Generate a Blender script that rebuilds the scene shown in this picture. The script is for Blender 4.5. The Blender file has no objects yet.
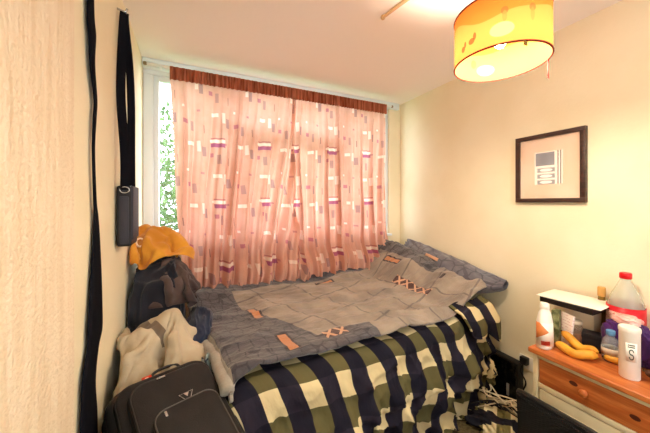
import bpy, bmesh, math, random
from mathutils import Vector, Matrix, noise
PI = math.pi
C = bpy.context.scene.collection
sc = bpy.context.scene
random.seed(4)

# ------------------------------------------------------------------ node expressions
def lin(c):
    f = lambda x: (x/12.92 if x <= .04045 else ((x+.055)/1.055)**2.4)
    return tuple(f(x/255) for x in c) + (1.0,)

class E:
    """A socket in a node tree, with arithmetic."""
    def __init__(s, t, k): s.t = t; s.k = k
    def m(s, op, o=None, o2=None):
        n = s.t.nodes.new('ShaderNodeMath'); n.operation = op
        s.t.links.new(s.k, n.inputs[0])
        for i, q in ((1, o), (2, o2)):
            if q is None: continue
            if isinstance(q, E): s.t.links.new(q.k, n.inputs[i])
            else: n.inputs[i].default_value = q
        return E(s.t, n.outputs[0])
    def __add__(s, o): return s.m('ADD', o)
    def __sub__(s, o): return s.m('SUBTRACT', o)
    def __mul__(s, o): return s.m('MULTIPLY', o)
    def __truediv__(s, o): return s.m('DIVIDE', o)
    def mod(s, o): return s.m('FLOORED_MODULO', o)
    def floor(s): return s.m('FLOOR')
    def abs(s): return s.m('ABSOLUTE')
    def lt(s, o): return s.m('LESS_THAN', o)
    def gt(s, o): return s.m('GREATER_THAN', o)
    def mn(s, o): return s.m('MINIMUM', o)
    def mx(s, o): return s.m('MAXIMUM', o)
    def sin(s): return s.m('SINE')
    def pw(s, o): return s.m('POWER', o)
    def sq(s): return s.m('SQRT')
    def ramp(s, a, b):
        n = s.t.nodes.new('ShaderNodeMapRange'); n.interpolation_type = 'SMOOTHSTEP'
        s.t.links.new(s.k, n.inputs[0]); n.inputs[1].default_value = a; n.inputs[2].default_value = b
        return E(s.t, n.outputs[0])

class M:
    """Builds one procedural material."""
    def __init__(s, name, color=(200, 200, 200), rough=.7, metal=0, spec=.3, sheen=0):
        s.mat = bpy.data.materials.new(name); s.mat.use_nodes = True
        s.t = s.mat.node_tree; s.b = s.t.nodes['Principled BSDF']; s.out = s.t.nodes['Material Output']
        s.b.inputs['Base Color'].default_value = lin(color)
        s.b.inputs['Roughness'].default_value = rough; s.b.inputs['Metallic'].default_value = metal
        s.b.inputs['Specular IOR Level'].default_value = spec
        if sheen: s.b.inputs['Sheen Weight'].default_value = sheen; s.b.inputs['Sheen Roughness'].default_value = .6
        s._tc = None
    def n(s, kind): return s.t.nodes.new(kind)
    def tc(s):
        if not s._tc: s._tc = s.n('ShaderNodeTexCoord')
        return s._tc
    def sep(s, vec):
        n = s.n('ShaderNodeSeparateXYZ'); s.t.links.new(vec, n.inputs[0]); return [E(s.t, o) for o in n.outputs]
    def uv(s): return s.sep(s.tc().outputs['UV'])[:2]
    def obj(s): return s.sep(s.tc().outputs['Object'])
    def noise(s, scale, detail=3, stretch=(1, 1, 1), uv=False, rough=.5):
        mp = s.n('ShaderNodeMapping'); mp.inputs['Scale'].default_value = stretch
        s.t.links.new(s.tc().outputs['UV' if uv else 'Object'], mp.inputs[0])
        n = s.n('ShaderNodeTexNoise'); n.inputs['Scale'].default_value = scale; n.inputs['Detail'].default_value = detail
        n.inputs['Roughness'].default_value = rough
        s.t.links.new(mp.outputs[0], n.inputs['Vector']); return E(s.t, n.outputs[0])
    def voronoi(s, scale, uv=True, feature='DISTANCE_TO_EDGE'):
        n = s.n('ShaderNodeTexVoronoi'); n.feature = feature; n.inputs['Scale'].default_value = scale
        n.inputs['Randomness'].default_value = .55
        s.t.links.new(s.tc().outputs['UV' if uv else 'Object'], n.inputs['Vector']); return E(s.t, n.outputs[0])
    def mix(s, fac, a, b):
        n = s.n('ShaderNodeMix'); n.data_type = 'RGBA'
        if isinstance(fac, E): s.t.links.new(fac.k, n.inputs[0])
        else: n.inputs[0].default_value = fac
        for q, i in ((a, 6), (b, 7)):
            if isinstance(q, tuple): n.inputs[i].default_value = lin(q)
            else: s.t.links.new(q, n.inputs[i])
        return n.outputs[2]
    def col(s, sock):
        s.t.links.new(sock, s.b.inputs['Base Color']); s.colsock = sock; return s
    def vary(s, a, b, scale=8, stretch=(1, 1, 1), lo=.35, hi=.65, detail=3):
        return s.col(s.mix(s.noise(scale, detail, stretch).ramp(lo, hi), a, b))
    def bump(s, e, strength=.3, dist=.01):
        n = s.n('ShaderNodeBump'); n.inputs['Strength'].default_value = strength; n.inputs['Distance'].default_value = dist
        s.t.links.new(e.k, n.inputs['Height']); s.t.links.new(n.outputs[0], s.b.inputs['Normal']); s.bumpn = n; return s
    def translucent(s, fac, tint=None):
        tr = s.n('ShaderNodeBsdfTranslucent'); mx = s.n('ShaderNodeMixShader')
        if tint: tr.inputs[0].default_value = lin(tint)
        elif hasattr(s, 'colsock'): s.t.links.new(s.colsock, tr.inputs[0])
        else: tr.inputs[0].default_value = s.b.inputs['Base Color'].default_value
        if isinstance(fac, E): s.t.links.new(fac.k, mx.inputs[0])
        else: mx.inputs[0].default_value = fac
        s.t.links.new(s.b.outputs[0], mx.inputs[1]); s.t.links.new(tr.outputs[0], mx.inputs[2])
        s.t.links.new(mx.outputs[0], s.out.inputs[0]); return s
    def clear(s, fac, tint=(255, 255, 255), rough=.05):
        """clear plastic or a glass pane: transparent with a gloss on it"""
        tr = s.n('ShaderNodeBsdfTransparent'); tr.inputs[0].default_value = lin(tint)
        mx = s.n('ShaderNodeMixShader'); mx.inputs[0].default_value = fac
        s.b.inputs['Roughness'].default_value = rough
        s.t.links.new(tr.outputs[0], mx.inputs[1]); s.t.links.new(s.b.outputs[0], mx.inputs[2])
        s.t.links.new(mx.outputs[0], s.out.inputs[0]); return s
    def emit(s, color, k):
        s.b.inputs['Emission Color'].default_value = lin(color); s.b.inputs['Emission Strength'].default_value = k; return s

def rect(u, v, cu, cv, hu, hv):
    return (u-cu).abs().lt(hu)*((v-cv).abs().lt(hv))

# ------------------------------------------------------------------ object helpers
def link(name, me, mat, parent=None, smooth=True):
    o = bpy.data.objects.new(name, me); C.objects.link(o)
    if mat is not None: me.materials.append(mat.mat if isinstance(mat, M) else mat)
    if parent is not None: o.parent = parent
    if smooth:
        for p in me.polygons: p.use_smooth = True
    return o
def fromdata(name, vs, fs, mat, parent=None, smooth=True, uvs=None):
    me = bpy.data.meshes.new(name); me.from_pydata([tuple(v) for v in vs], [], fs); me.update()
    if uvs is not None:
        l = me.uv_layers.new(name='UVMap')
        for lp in me.loops: l.data[lp.index].uv = uvs[lp.vertex_index]
    return link(name, me, mat, parent, smooth)
def frombm(name, bm, mat, parent=None, smooth=True):
    bmesh.ops.recalc_face_normals(bm, faces=bm.faces[:])
    me = bpy.data.meshes.new(name); bm.to_mesh(me); bm.free()
    return link(name, me, mat, parent, smooth)
def flat_ok(o, deg=35):
    """smooth shading that keeps creases sharp"""
    o.data.set_sharp_from_angle(angle=math.radians(deg)); return o
def boxbm(bm, lo, hi, bev=0, seg=2, rot=None):
    r = bmesh.ops.create_cube(bm, size=1); vs = r['verts']
    lo, hi = Vector(lo), Vector(hi)
    for v in vs: v.co = Vector([lo[i]+(v.co[i]+.5)*(hi[i]-lo[i]) for i in range(3)])
    if bev:
        es = list({e for v in vs for e in v.link_edges})
        r = bmesh.ops.bevel(bm, geom=es, offset=bev, segments=seg, affect='EDGES', profile=.6)
        vs = list({v for f in r['faces'] for v in f.verts} | {v for v in vs if v.is_valid})
    if rot is not None:
        for v in vs: v.co = rot @ v.co
    return vs
def box(name, lo, hi, mat, parent=None, bev=.003, seg=2, rot=None):
    bm = bmesh.new(); boxbm(bm, lo, hi, bev, seg, rot)
    return flat_ok(frombm(name, bm, mat, parent))
def boxes(name, lst, mat, parent=None, bev=.003):
    bm = bmesh.new()
    for lo, hi in lst: boxbm(bm, lo, hi, bev)
    return flat_ok(frombm(name, bm, mat, parent))
def lathe(name, prof, mat, parent=None, n=40, sx=1, sy=1, caps=True, loc=(0, 0, 0)):
    vs, fs = [], []
    for r, z in prof:
        for i in range(n):
            a = 2*PI*i/n; vs.append((loc[0]+r*sx*math.cos(a), loc[1]+r*sy*math.sin(a), loc[2]+z))
    for k in range(len(prof)-1):
        for i in range(n):
            j = (i+1) % n; fs.append((k*n+i, k*n+j, (k+1)*n+j, (k+1)*n+i))
    if caps:
        fs.append(tuple(range(n-1, -1, -1))); fs.append(tuple((len(prof)-1)*n+i for i in range(n)))
    return flat_ok(fromdata(name, vs, fs, mat, parent), 50)
def smoothpath(pts, per=8, closed=False):
    pts = [Vector(p) for p in pts]; out = []; n = len(pts)
    rng = range(n if closed else n-1)
    for i in rng:
        g = (lambda k: pts[k % n]) if closed else (lambda k: pts[min(max(k, 0), n-1)])
        p0, p1, p2, p3 = g(i-1), g(i), g(i+1), g(i+2)
        for k in range(per):
            t = k/per
            out.append(.5*((2*p1)+(p2-p0)*t+(2*p0-5*p1+4*p2-p3)*t*t+(3*p1-p0-3*p2+p3)*t**3))
    if not closed: out.append(pts[-1])
    return out
def tubedata(path, rad, n=8, closed=False, base=0, flat=1.0):
    vs, fs = [], []; m = len(path); up = Vector((.13, .21, 1)).normalized(); prev = None
    for i, p in enumerate(path):
        a = path[(i-1) % m] if (closed or i) else path[0]; b = path[(i+1) % m] if (closed or i < m-1) else path[-1]
        t = (b-a).normalized() if (b-a).length > 1e-9 else Vector((0, 0, 1))
        x = (prev if prev is not None else up)
        x = x - t*x.dot(t)
        if x.length < 1e-4: x = t.orthogonal()
        x.normalize(); prev = x; y = t.cross(x)
        r = rad(i/max(1, m-1)) if callable(rad) else rad
        for k in range(n):
            q = 2*PI*k/n; vs.append(p + x*(r*math.cos(q)) + y*(r*flat*math.sin(q)))
    for i in range(m if closed else m-1):
        for k in range(n):
            l = (k+1) % n; j = (i+1) % m
            fs.append((base+i*n+k, base+i*n+l, base+j*n+l, base+j*n+k))
    if not closed:
        fs.append(tuple(base+k for k in range(n-1, -1, -1))); fs.append(tuple(base+(m-1)*n+k for k in range(n)))
    return vs, fs
def tube(name, pts, rad, mat, parent=None, n=8, closed=False, per=8, flat=1.0):
    path = smoothpath(pts, per, closed) if per else [Vector(p) for p in pts]
    vs, fs = tubedata(path, rad, n, closed, 0, flat)
    return fromdata(name, vs, fs, mat, parent)
def tubes(name, lst, rad, mat, parent=None, n=6, per=8):
    V, F = [], []
    for pts in lst:
        vs, fs = tubedata(smoothpath(pts, per), rad, n, False, len(V)); V += vs; F += fs
    return fromdata(name, V, F, mat, parent)
def grid(name, nu, nv, fn, mat, parent=None, thick=0, uvfn=None):
    vs, uvs, fs = [], [], []
    for j in range(nv+1):
        for i in range(nu+1):
            u, v = i/nu, j/nv
            vs.append(fn(u, v)); uvs.append(uvfn(u, v) if uvfn else (u, v))
    w = nu+1
    for j in range(nv):
        for i in range(nu): fs.append((j*w+i, j*w+i+1, (j+1)*w+i+1, (j+1)*w+i))
    o = fromdata(name, vs, fs, mat, parent, True, uvs)
    if thick:
        m = o.modifiers.new('thickness', 'SOLIDIFY'); m.thickness = thick; m.offset = -1
    return o
def empty(name, loc=(0, 0, 0)):
    o = bpy.data.objects.new(name, None); C.objects.link(o); o.location = loc; o.empty_display_size = .05; return o
def tag(o, label, cat, group=None):
    o['label'] = label; o['category'] = cat
    if group: o['group'] = group
    return o
def thing(name, label, cat, loc=(0, 0, 0), group=None): return tag(empty(name, loc), label, cat, group)
def struct(o): o['kind'] = 'structure'; return o
def fbm(p, s=1.0, o=3): return noise.fractal(Vector(p)*s, 1.0, 2.0, o)
def ridge(p):
    a = abs(noise.noise(Vector(p))); return 1-min(1, a*2.2)
def lerp(a, b, t): return a+(b-a)*t
def sstep(a, b, x):
    t = min(1, max(0, (x-a)/(b-a))); return t*t*(3-2*t)


def sim_cloths(specs, colliders, frames=45):
    """drape flat pieces of cloth over temporary solid shapes with the cloth solver; returns lists of vertex positions"""
    tmp = []
    for me in colliders:
        o = bpy.data.objects.new('collider', me); C.objects.link(o)
        md = o.modifiers.new('c', 'COLLISION'); o.collision.thickness_outer = .006; o.collision.cloth_friction = 12; tmp.append(o)
    obs = []
    for sp in specs:
        me = bpy.data.meshes.new('sheet'); me.from_pydata([tuple(v) for v in sp['v']], [], sp['f'])
        o = bpy.data.objects.new('sheet', me); C.objects.link(o)
        md = o.modifiers.new('cl', 'CLOTH'); s = md.settings
        s.quality = 6; s.mass = .35; s.air_damping = 1
        s.tension_stiffness = 15; s.compression_stiffness = 15; s.shear_stiffness = 5; s.bending_stiffness = sp.get('bend', .08)
        s.shrink_min = sp.get('shrink', -.2)
        vg = o.vertex_groups.new(name='held'); vg.add(sp['held'], 1.0, 'REPLACE'); s.vertex_group_mass = 'held'; s.pin_stiffness = 1
        md.collision_settings.collision_quality = 4; md.collision_settings.distance_min = .006
        md.collision_settings.use_self_collision = True; md.collision_settings.self_distance_min = .005
        md.point_cache.frame_start = 1; md.point_cache.frame_end = frames+5
        obs.append(o); tmp.append(o)
    sc.frame_start = 1; sc.frame_end = frames+5
    for f in range(1, frames+1): sc.frame_set(f)
    dg = bpy.context.evaluated_depsgraph_get(); res = []
    for o in obs:
        ev = o.evaluated_get(dg); me = ev.to_mesh(); res.append([ev.matrix_world @ v.co for v in me.vertices]); ev.to_mesh_clear()
    for o in tmp:
        me = o.data; bpy.data.objects.remove(o); bpy.data.meshes.remove(me)
    sc.frame_set(1)
    return res
def sheet(c, sx, sy, nx, ny, rot=0, wave=.03, seed=0, tilt=(0, 0), wf=26):
    V, F = [], []
    R3 = Matrix.Rotation(rot, 3, 'Z') @ Matrix.Rotation(tilt[0], 3, 'X') @ Matrix.Rotation(tilt[1], 3, 'Y')
    for j in range(ny+1):
        for i in range(nx+1):
            x, y = (i/nx-.5)*sx, (j/ny-.5)*sy
            z = wave*(math.sin(x*wf+y*wf*.35+seed)+noise.noise(Vector((x*9, y*9, seed)))*1.5)
            V.append(R3 @ Vector((x, y, z)) + Vector(c))
    w = nx+1
    for j in range(ny):
        for i in range(nx): F.append((j*w+i, j*w+i+1, (j+1)*w+i+1, (j+1)*w+i))
    return dict(v=V, f=F)
def solid(kind, c, r, rot=0):
    bm = bmesh.new()
    if kind == 'ball': bmesh.ops.create_uvsphere(bm, u_segments=24, v_segments=14, radius=1)
    else: bmesh.ops.create_cube(bm, size=2)
    for v in bm.verts:
        v.co = Matrix.Rotation(rot, 3, 'Z') @ Vector([v.co[i]*r[i] for i in range(3)]) + Vector(c)
    me = bpy.data.meshes.new('solid'); bm.to_mesh(me); bm.free(); return me

# ------------------------------------------------------------------ room sizes
XL, XR, YW, YB, ZC = -.318, 1.984, 2.39, -1.3, 2.40
# ------------------------------------------------------------------ materials of the room
m_wall = M('cream_wall_paint', (238, 228, 206), .75)
m_wall.vary((240, 231, 201), (235, 225, 192), 2.5)
m_wall.bump(m_wall.noise(55, 4)+m_wall.noise(9, 2)*.5, .12, .01)
m_paper = M('woodchip_wallpaper', (240, 222, 188), .8)
m_paper.vary((242, 229, 203), (234, 218, 188), 30, (1, 1, .12))
m_paper.bump(m_paper.noise(42, 3, (1, 1, .10))+m_paper.noise(90, 3)*.7, .55, .012)
m_ceil = M('cream_ceiling_paint', (247, 242, 236), .85)
m_ceil.bump(m_ceil.noise(30, 4), .1, .01)
m_carpet = M('olive_brown_carpet', (105, 90, 55), .95)
m_carpet.vary((118, 102, 64), (86, 72, 44), 60)
m_carpet.bump(m_carpet.noise(260, 2), .6, .01)
m_white = M('white_gloss_paint', (236, 238, 240), .35, spec=.5)
m_upvc = M('white_window_plastic', (226, 236, 240), .35, spec=.5)

def room():
    def slab(name, lo, hi, mat): return struct(box(name, lo, hi, mat, bev=0))
    slab('floor', (XL-.1, YB-.1, -.1), (XR+.1, YW+.15, 0), m_carpet)
    slab('ceiling', (XL-.1, YB-.1, ZC), (XR+.1, YW+.15, ZC+.1), m_ceil)
    slab('wall_left', (XL-.1, YB, 0), (XL, YW+.15, ZC), m_wall)
    # the nearer stretch of the left wall, papered, standing slightly proud
    bm = bmesh.new()
    vs, fs = [], []
    prof = [(XL, YB), (XL+.016, YB), (XL+.016, 1.035), (XL+.0145, 1.042), (XL+.010, 1.046), (XL, 1.047)]
    for z in (0, ZC):
        for x, y in prof: vs.append((x, y, z))
    n = len(prof)
    for i in range(n):
        j = (i+1) % n; fs.append((i, j, n+j, n+i))
    fs.append(tuple(range(n-1, -1, -1))); fs.append(tuple(range(n, 2*n))); bm.free()
    o = struct(flat_ok(fromdata('wall_left_near', vs, fs, m_paper)))
    slab('wall_right', (XR, YB, 0), (XR+.1, YW+.15, ZC), m_wall)
    # rear wall, behind the camera, opened for a window added to even out the light
    struct(boxes('wall_rear', [((XL-.1, YB-.1, 0), (XR+.1, YB, .95)), ((XL-.1, YB-.1, 2.25), (XR+.1, YB, ZC)), ((XL-.1, YB-.1, .95), (.0, YB, 2.25)), ((1.7, YB-.1, .95), (XR+.1, YB, 2.25))], m_wall, bev=0))
    w2 = struct(empty('added_fill_window', (.85, YB-.05, .95)))
    boxes('window_frame', [((-.849, -.03, .001), (.849, .03, .06)), ((-.849, -.03, 1.24), (.849, .03, 1.299)), ((-.849, -.03, .06), (-.79, .03, 1.24)), ((.79, -.03, .06), (.849, .03, 1.24)), ((-.03, -.03, .06), (.03, .03, 1.24))], m_upvc, w2, .004)
    g2 = M('added_window_glass', (255, 255, 255), .02, spec=.5).clear(.06)
    for a, b in ((-.79, -.03), (.03, .79)): box('pane', (a, -.003, .06), (b, .003, 1.24), g2, w2, 0)
    # window wall: below the sill, and the strip of wall at its right
    struct(boxes('wall_window', [((XL, YW, 0), (XR, YW+.15, 1.04)), ((1.845, YW, 1.04), (XR, YW+.15, ZC))], m_wall, bev=0))
    struct(boxes('baseboard_right', [((XR-.014, YB, 0), (XR, YW, .07))], m_white, bev=.004))
    struct(boxes('baseboard_rear', [((XL+.02, YB, 0), (XR-.02, YB+.014, .07))], m_white, bev=.004))
    struct(box('trim_1', (XL+.001, YW-.055, 1.04), (1.84, YW+.05, 1.062), m_upvc, bev=.006))   # sill board
    wroot = struct(empty('window_1', (.76, YW+.05, 1.06)))
    y0, y1 = YW+.02, YW+.09
    x0, x1, z0, z1 = XL+.002, 1.843, 1.063, 2.398
    P = []
    P.append(((x0, y0, z1-.095), (x1, y1, z1))); P.append(((x0, y0, z0), (x1, y1, z0+.06)))
    for a, b in ((x0, x0+.065), (.285, .345), (1.235, 1.295), (x1-.06, x1)): P.append(((a, y0, z0+.06), (b, y1, z1-.095)))
    def lp(l): return [(tuple(Vector(a)-wroot.location), tuple(Vector(b)-wroot.location)) for a, b in l]
    boxes('window_frame', lp(P), m_upvc, wroot, .006)
    # casements
    for a, b, zz in ((x0+.065, .285, 2.303), (.345, 1.235, 1.915), (1.295, x1-.06, 2.303)):
        q = []; y2, y3, w = y0+.012, y1-.012, .034
        lo = z0+.06
        q += [((a, y2, lo), (a+w, y3, zz)), ((b-w, y2, lo), (b, y3, zz)), ((a+w, y2, lo), (b-w, y3, lo+w)), ((a+w, y2, zz-w), (b-w, y3, zz))]
        boxes('casement', lp(q), m_upvc, wroot, .006)
    boxes('transom', lp([((.345, y0, 1.915), (1.235, y1, 1.975))]), m_upvc, wroot, .006)
    gl = M('window_glass', (255, 255, 255), .02, spec=.5).clear(.06)
    for a, b, c, d in ((x0+.099, .251, 1.157, 2.269), (.379, 1.201, 1.157, 1.881), (.345, 1.235, 1.975, 2.303), (1.329, x1-.094, 1.157, 2.269)):
        boxes('pane', lp([((a, YW+.05, c), (b, YW+.056, d))]), gl, wroot, 0)
    # top rail board above the curtain, between window and ceiling
    struct(box('trim_2', (XL+.002, YW-.03, 2.335), (1.95, YW+.02, 2.398), m_upvc, bev=.004))
room()

# ------------------------------------------------------------------ curtains
def curtain_mat():
    m = M('printed_curtain_cloth', (232, 178, 152), .85, spec=.1)
    u, v = m.uv()
    col = m.mix(m.noise(5, 3, uv=True).ramp(.3, .7), (230, 184, 164), (220, 168, 146))
    def tile(du, dv, pu=.44, pv=.47):
        return (u+du).mod(pu), (v+dv).mod(pv)
    a, b = tile(0, 0)
    def put(col, mask, c, k=1.0): return m.mix(mask*min(1.0, k*1.3), col, c)
    # the printed motif, then the small marks again half a repeat further on
    for q, (du, dv) in enumerate(((0, 0), (.22, .235))):
        a, b = tile(du, dv)
        if q == 0:
            col = put(col, rect(a, b, .10, .205, .060, .005), (186, 112, 116), .6)
            col = put(col, rect(a, b, .10, .184, .060, .012), (252, 236, 222), .7)
            col = put(col, rect(a, b, .10, .153, .060, .015), (176, 100, 132), .75)
        col = put(col, rect(a, b, .050, .075, .016, .016), (186, 104, 128), .55)
        col = put(col, rect(a, b, .085, .385, .030, .014), (252, 234, 220), .7)
        col = put(col, rect(a, b, .19, .33, .015, .036), (150, 118, 124), .5)
        col = put(col, rect(a, b, .375, .13, .013, .040), (250, 230, 216), .6)
        col = put(col, rect(a, b, .325, .28, .014, .036), (158, 122, 126), .45)
        col = put(col, rect(a, b, .26, .42, .009, .009), (250, 232, 220), .7)
        col = put(col, rect(a, b, .385, .40, .013, .008), (184, 116, 128), .5)
        col = put(col, rect(a, b, .20, .03, .003, .030), (140, 90, 84), .5)
    m.col(col)
    m.bump(m.noise(300, 2, uv=True), .1, .002)
    return m.translucent(.46)
m_curtain = curtain_mat()
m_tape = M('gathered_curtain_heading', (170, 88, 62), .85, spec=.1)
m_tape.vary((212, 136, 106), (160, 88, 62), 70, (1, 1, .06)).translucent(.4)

def make_curtain(label, top, bot, seed, sweep, npl, mid=0):
    t = thing('curtain', label, 'curtain', (0, 0, 0), 'pink curtains over the window')
    ztop, zhead = 2.325, 2.245
    def shape(u, v):           # v: 0 at top of the cloth under the heading .. 1 at hem
        x = lerp(lerp(top[0], top[1], u), lerp(bot[0], bot[1], u), v) + mid[0]*math.sin(PI*v)*(1-u) + mid[1]*math.sin(PI*v)*u
        ph = u + sweep*(v**1.6)*(.3+u*.8)*.5 + .02*noise.noise(Vector((u*6, v*3, seed)))
        amp = lerp(.014, .062, min(1, v*1.6))
        w = abs(math.sin(PI*npl*ph+seed))**.7*2-1.2 + .45*math.sin(2*PI*npl*2.3*ph+seed*2+1.3*v)
        w += .8*noise.noise(Vector((ph*npl*1.2, v*1.2, seed+7)))
        y = 2.275 + amp*w*.62
        x += .010*math.cos(2*PI*npl*ph+seed)*min(1, v*2)
        # the hem lies forward over the bed
        k = sstep(.72, 1.0, v)
        zb = bot[2] + (bot[3]-bot[2])*u + .012*math.sin(9*u+seed)
        z = lerp(zhead, zb, v)
        y -= .085*k*k + .02*sstep(.4, .9, v)
        if v > .86:            # soft slump of cloth at the bottom
            y -= .025*math.sin((v-.86)/.14*PI)*(1+.6*math.sin(2*PI*5*u+seed))
        return Vector((x, y, z))
    L = top[1]-top[0]
    grid('cloth', 230, 90, shape, m_curtain, t, 0, lambda u, v: (u*L*1.22+seed*.13, (1-v)*1.55))
    def head(u, v):
        x = lerp(top[0], top[1], u)
        w = math.sin(2*PI*npl*4.2*u+3*noise.noise(Vector((u*9, seed, 0))))
        y = 2.262 + .012*w*(1-.3*v) ; z = lerp(ztop+.004*w, zhead-.012, v)
        return Vector((x, y, z))
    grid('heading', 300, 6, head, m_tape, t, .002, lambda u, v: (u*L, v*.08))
    hk = [((lerp(top[0], top[1], (i+.5)/7)-.004, 2.276, 2.29), (lerp(top[0], top[1], (i+.5)/7)+.004, 2.283, 2.333)) for i in range(7)]
    for lo, hi in hk: box('hook', lo, hi, m_white, t, .001)
    return t
make_curtain('left pink patterned curtain whose hem sweeps to the right over the bed', (-.138, .792), (-.055, .850, .748, .752), 1.3, .75, 7, (.0, -.035))
make_curtain('right pink patterned curtain, hanging straight down to the grey pillow', (.755, 1.712), (.79, 1.735, .762, .80), 4.1, .10, 8, (-.012, .0))
rail = thing('curtain_rail', 'white curtain rail fixed above the window under the ceiling', 'curtain rail', (.8, 2.30, 2.33))
tube('rail', [(-1.08, 0, 0), (1.0, 0, 0)], .009, m_white, rail, 10, per=0)
m_brass = M('aged_metal', (150, 130, 110), .35, .8)
for x, nm in ((-1.09, 'end_cap'), (1.01, 'end_cap')):
    lathe(nm, [(.004, -.012), (.012, -.008), (.013, .006), (.005, .012)], m_brass, rail, 16, loc=(x, 0, 0))
for x in (-1.0, 0, .95): box('bracket', (x-.008, -.005, -.004), (x+.008, .065, .012), m_white, rail, .002)

# ------------------------------------------------------------------ bed
TH = math.radians(6); OX, OY = .17, 1.19
def B(l, w, z): return Vector((OX+l*math.cos(TH)-w*math.sin(TH), OY+l*math.sin(TH)+w*math.cos(TH), z))
BL, BW = 1.68, 1.0
Rz = Matrix.Rotation(TH, 3, 'Z')
bed = thing('bed', 'small double bed under the checked duvet, along the window wall', 'bed', (OX, OY, 0))
bed.rotation_euler = (0, 0, TH)
m_divan = M('dark_divan_fabric', (46, 44, 52), .9)
m_divan.bump(m_divan.noise(200, 2), .2, .003)
m_matt = M('mattress_ticking', (58, 58, 72), .85)
box('divan_base', (.03, .05, .05), (BL-.02, BW-.03, .34), m_divan, bed, .02, 3)
box('mattress', (.02, .04, .345), (BL, BW-.02, .585), m_matt, bed, .05, 4)
for x, y in ((.1, .12), (BL-.1, .12), (.1, BW-.1), (BL-.1, BW-.1)):
    lathe('foot', [(.02, 0), (.025, .01), (.025, .05)], m_divan, bed, 16, loc=(x, y, 0))

# duvet ------------------------------------------------------------
m_duvet = M('checked_duvet_cotton', (230, 215, 170), .85, spec=.15)
u, v = m_duvet.uv()
wob = m_duvet.noise(3.0, 2, uv=True)-.5
S = .105; SU = .087
uu = u+wob*.03; vv = v+(m_duvet.noise(2.4, 2, uv=True)-.5)*.03
ci = (uu/SU).mod(2.0).gt(.92); ri = (vv/S).mod(2.0).gt(1.08)
cl = m_duvet.mix(ri, (216, 198, 152), (92, 86, 54))
cd = m_duvet.mix(ri, (40, 36, 48), (26, 24, 36))
m_duvet.col(m_duvet.mix(ci, cl, cd))
m_duvet.bump(m_duvet.noise(22, 3, (1.6, .6, 1), uv=True)*.7+m_duvet.noise(8, 4, uv=True), .6, .016)

TOPZ = .652; DL = 1.60
def drape(l, w):
    """duvet surface at flat cloth position (l along the bed, w across; w<0 hangs at the front)"""
    a = max(0, -l-.0) ; a2 = max(0, l-DL); c = max(0, -w); b2 = max(0, w-(BW-.02))
    if a2 > 0: ox = a2
    elif a > 0: ox = -a
    else: ox = 0
    oy = -c if c > 0 else b2
    bl = min(max(l, 0), DL); bw = min(max(w, 0), BW-.02)
    r = math.hypot(ox, oy)
    R = .075
    base = TOPZ + .018*fbm((l*2.2, w*2.2, 3), 1, 3) + .008*math.sin(l*19+w*4)
    base += .05*sstep(1.25, 1.62, l)*(1-.4*sstep(.3, .9, w))     # lifted by the bedding at the head end
    if r < 1e-6: return B(bl, bw, base), 0
    dx, dy = ox/r, oy/r
    q = R*PI/2
    if r < q: out = R*math.sin(r/R); drop = R*(1-math.cos(r/R))
    else: out = R; drop = R+(r-q)
    hang = sstep(.05, .45, drop)
    # gathered folds that run obliquely down the front
    s = l - .22*drop*2
    f = math.sin(s*21+1.0)*.5 + math.sin(s*37+2.2)*.25 + 1.1*noise.noise(Vector((s*7, drop*1.6, 2.5)))
    f2 = ridge((l*2.6+drop*1.2, drop*5.2-l*.9, 6.1))**3 + 1.1*ridge((l*9-drop*2, drop*6+l*2, 1.1))**2*sstep(.02, .1, drop)
    out += hang*.040*f + (.3+hang)*.028*f2 + .018*sstep(.03, .12, drop)*ridge((s*13, drop*3.2+s*3, 7.7))**3 + .034*sstep(.18, .30, drop)*(1-sstep(.30, .35, drop)) - .03*hang*sstep(.3, .6, drop)
    z = base-drop
    zmin = .018
    if z < zmin: out += (zmin-z)*.45; z = zmin + .012*abs(math.sin(l*17+w*9)) + .02*abs(f)*min(1, (zmin-z)*9)
    if a2 > 0: dx *= .35
    p = B(bl+dx*out, bw+dy*out, z)
    return p, drop
def duvet_fn(u, v):
    l = lerp(-.56, DL+.42, u); w = lerp(-.70, BW-.06, v)
    # right front corner trails shorter
    p, d = drape(l, w)
    return p
def duvet_uv(u, v):
    l = lerp(-.56, DL+.42, u); w = lerp(-.70, BW-.06, v)
    return (l - .36*min(.24, max(0, -w)) + .022*noise.noise(Vector((l*5, w*5, 1))) + .02 + 5, w + 5.02 + l*.06)
duvet = tag(grid('duvet', 230, 150, duvet_fn, m_duvet, None, .018, duvet_uv),
            'black, olive and cream checked duvet hanging down the bed front', 'duvet')
# a corner flap at the head end that hangs free
def flap_fn(u, v):
    l = lerp(1.30, 1.64, u)
    base = TOPZ+.05
    prof = [(-.02, 0), (-.085, -.035), (-.135, -.12), (-.14, -.22)]
    ln = 1-.35*(1-u)**2 + .1*math.sin(u*9)
    t = v*ln*3; k = min(2, int(t)); f = t-k
    w = lerp(prof[k][0], prof[k+1][0], f); z = base+lerp(prof[k][1], prof[k+1][1], f)
    w -= .014*math.sin(u*14+v*3)*v
    z += .012*(1-v)*math.sin(u*8)
    l += .05*v
    return B(l, w, z+.012)
def flap_uv(u, v): return (lerp(1.30, 1.64, u)+.02+5+v*.02, 5.02-v*.30)
grid('flap', 50, 40, flap_fn, m_duvet, duvet, .012, flap_uv)

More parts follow.
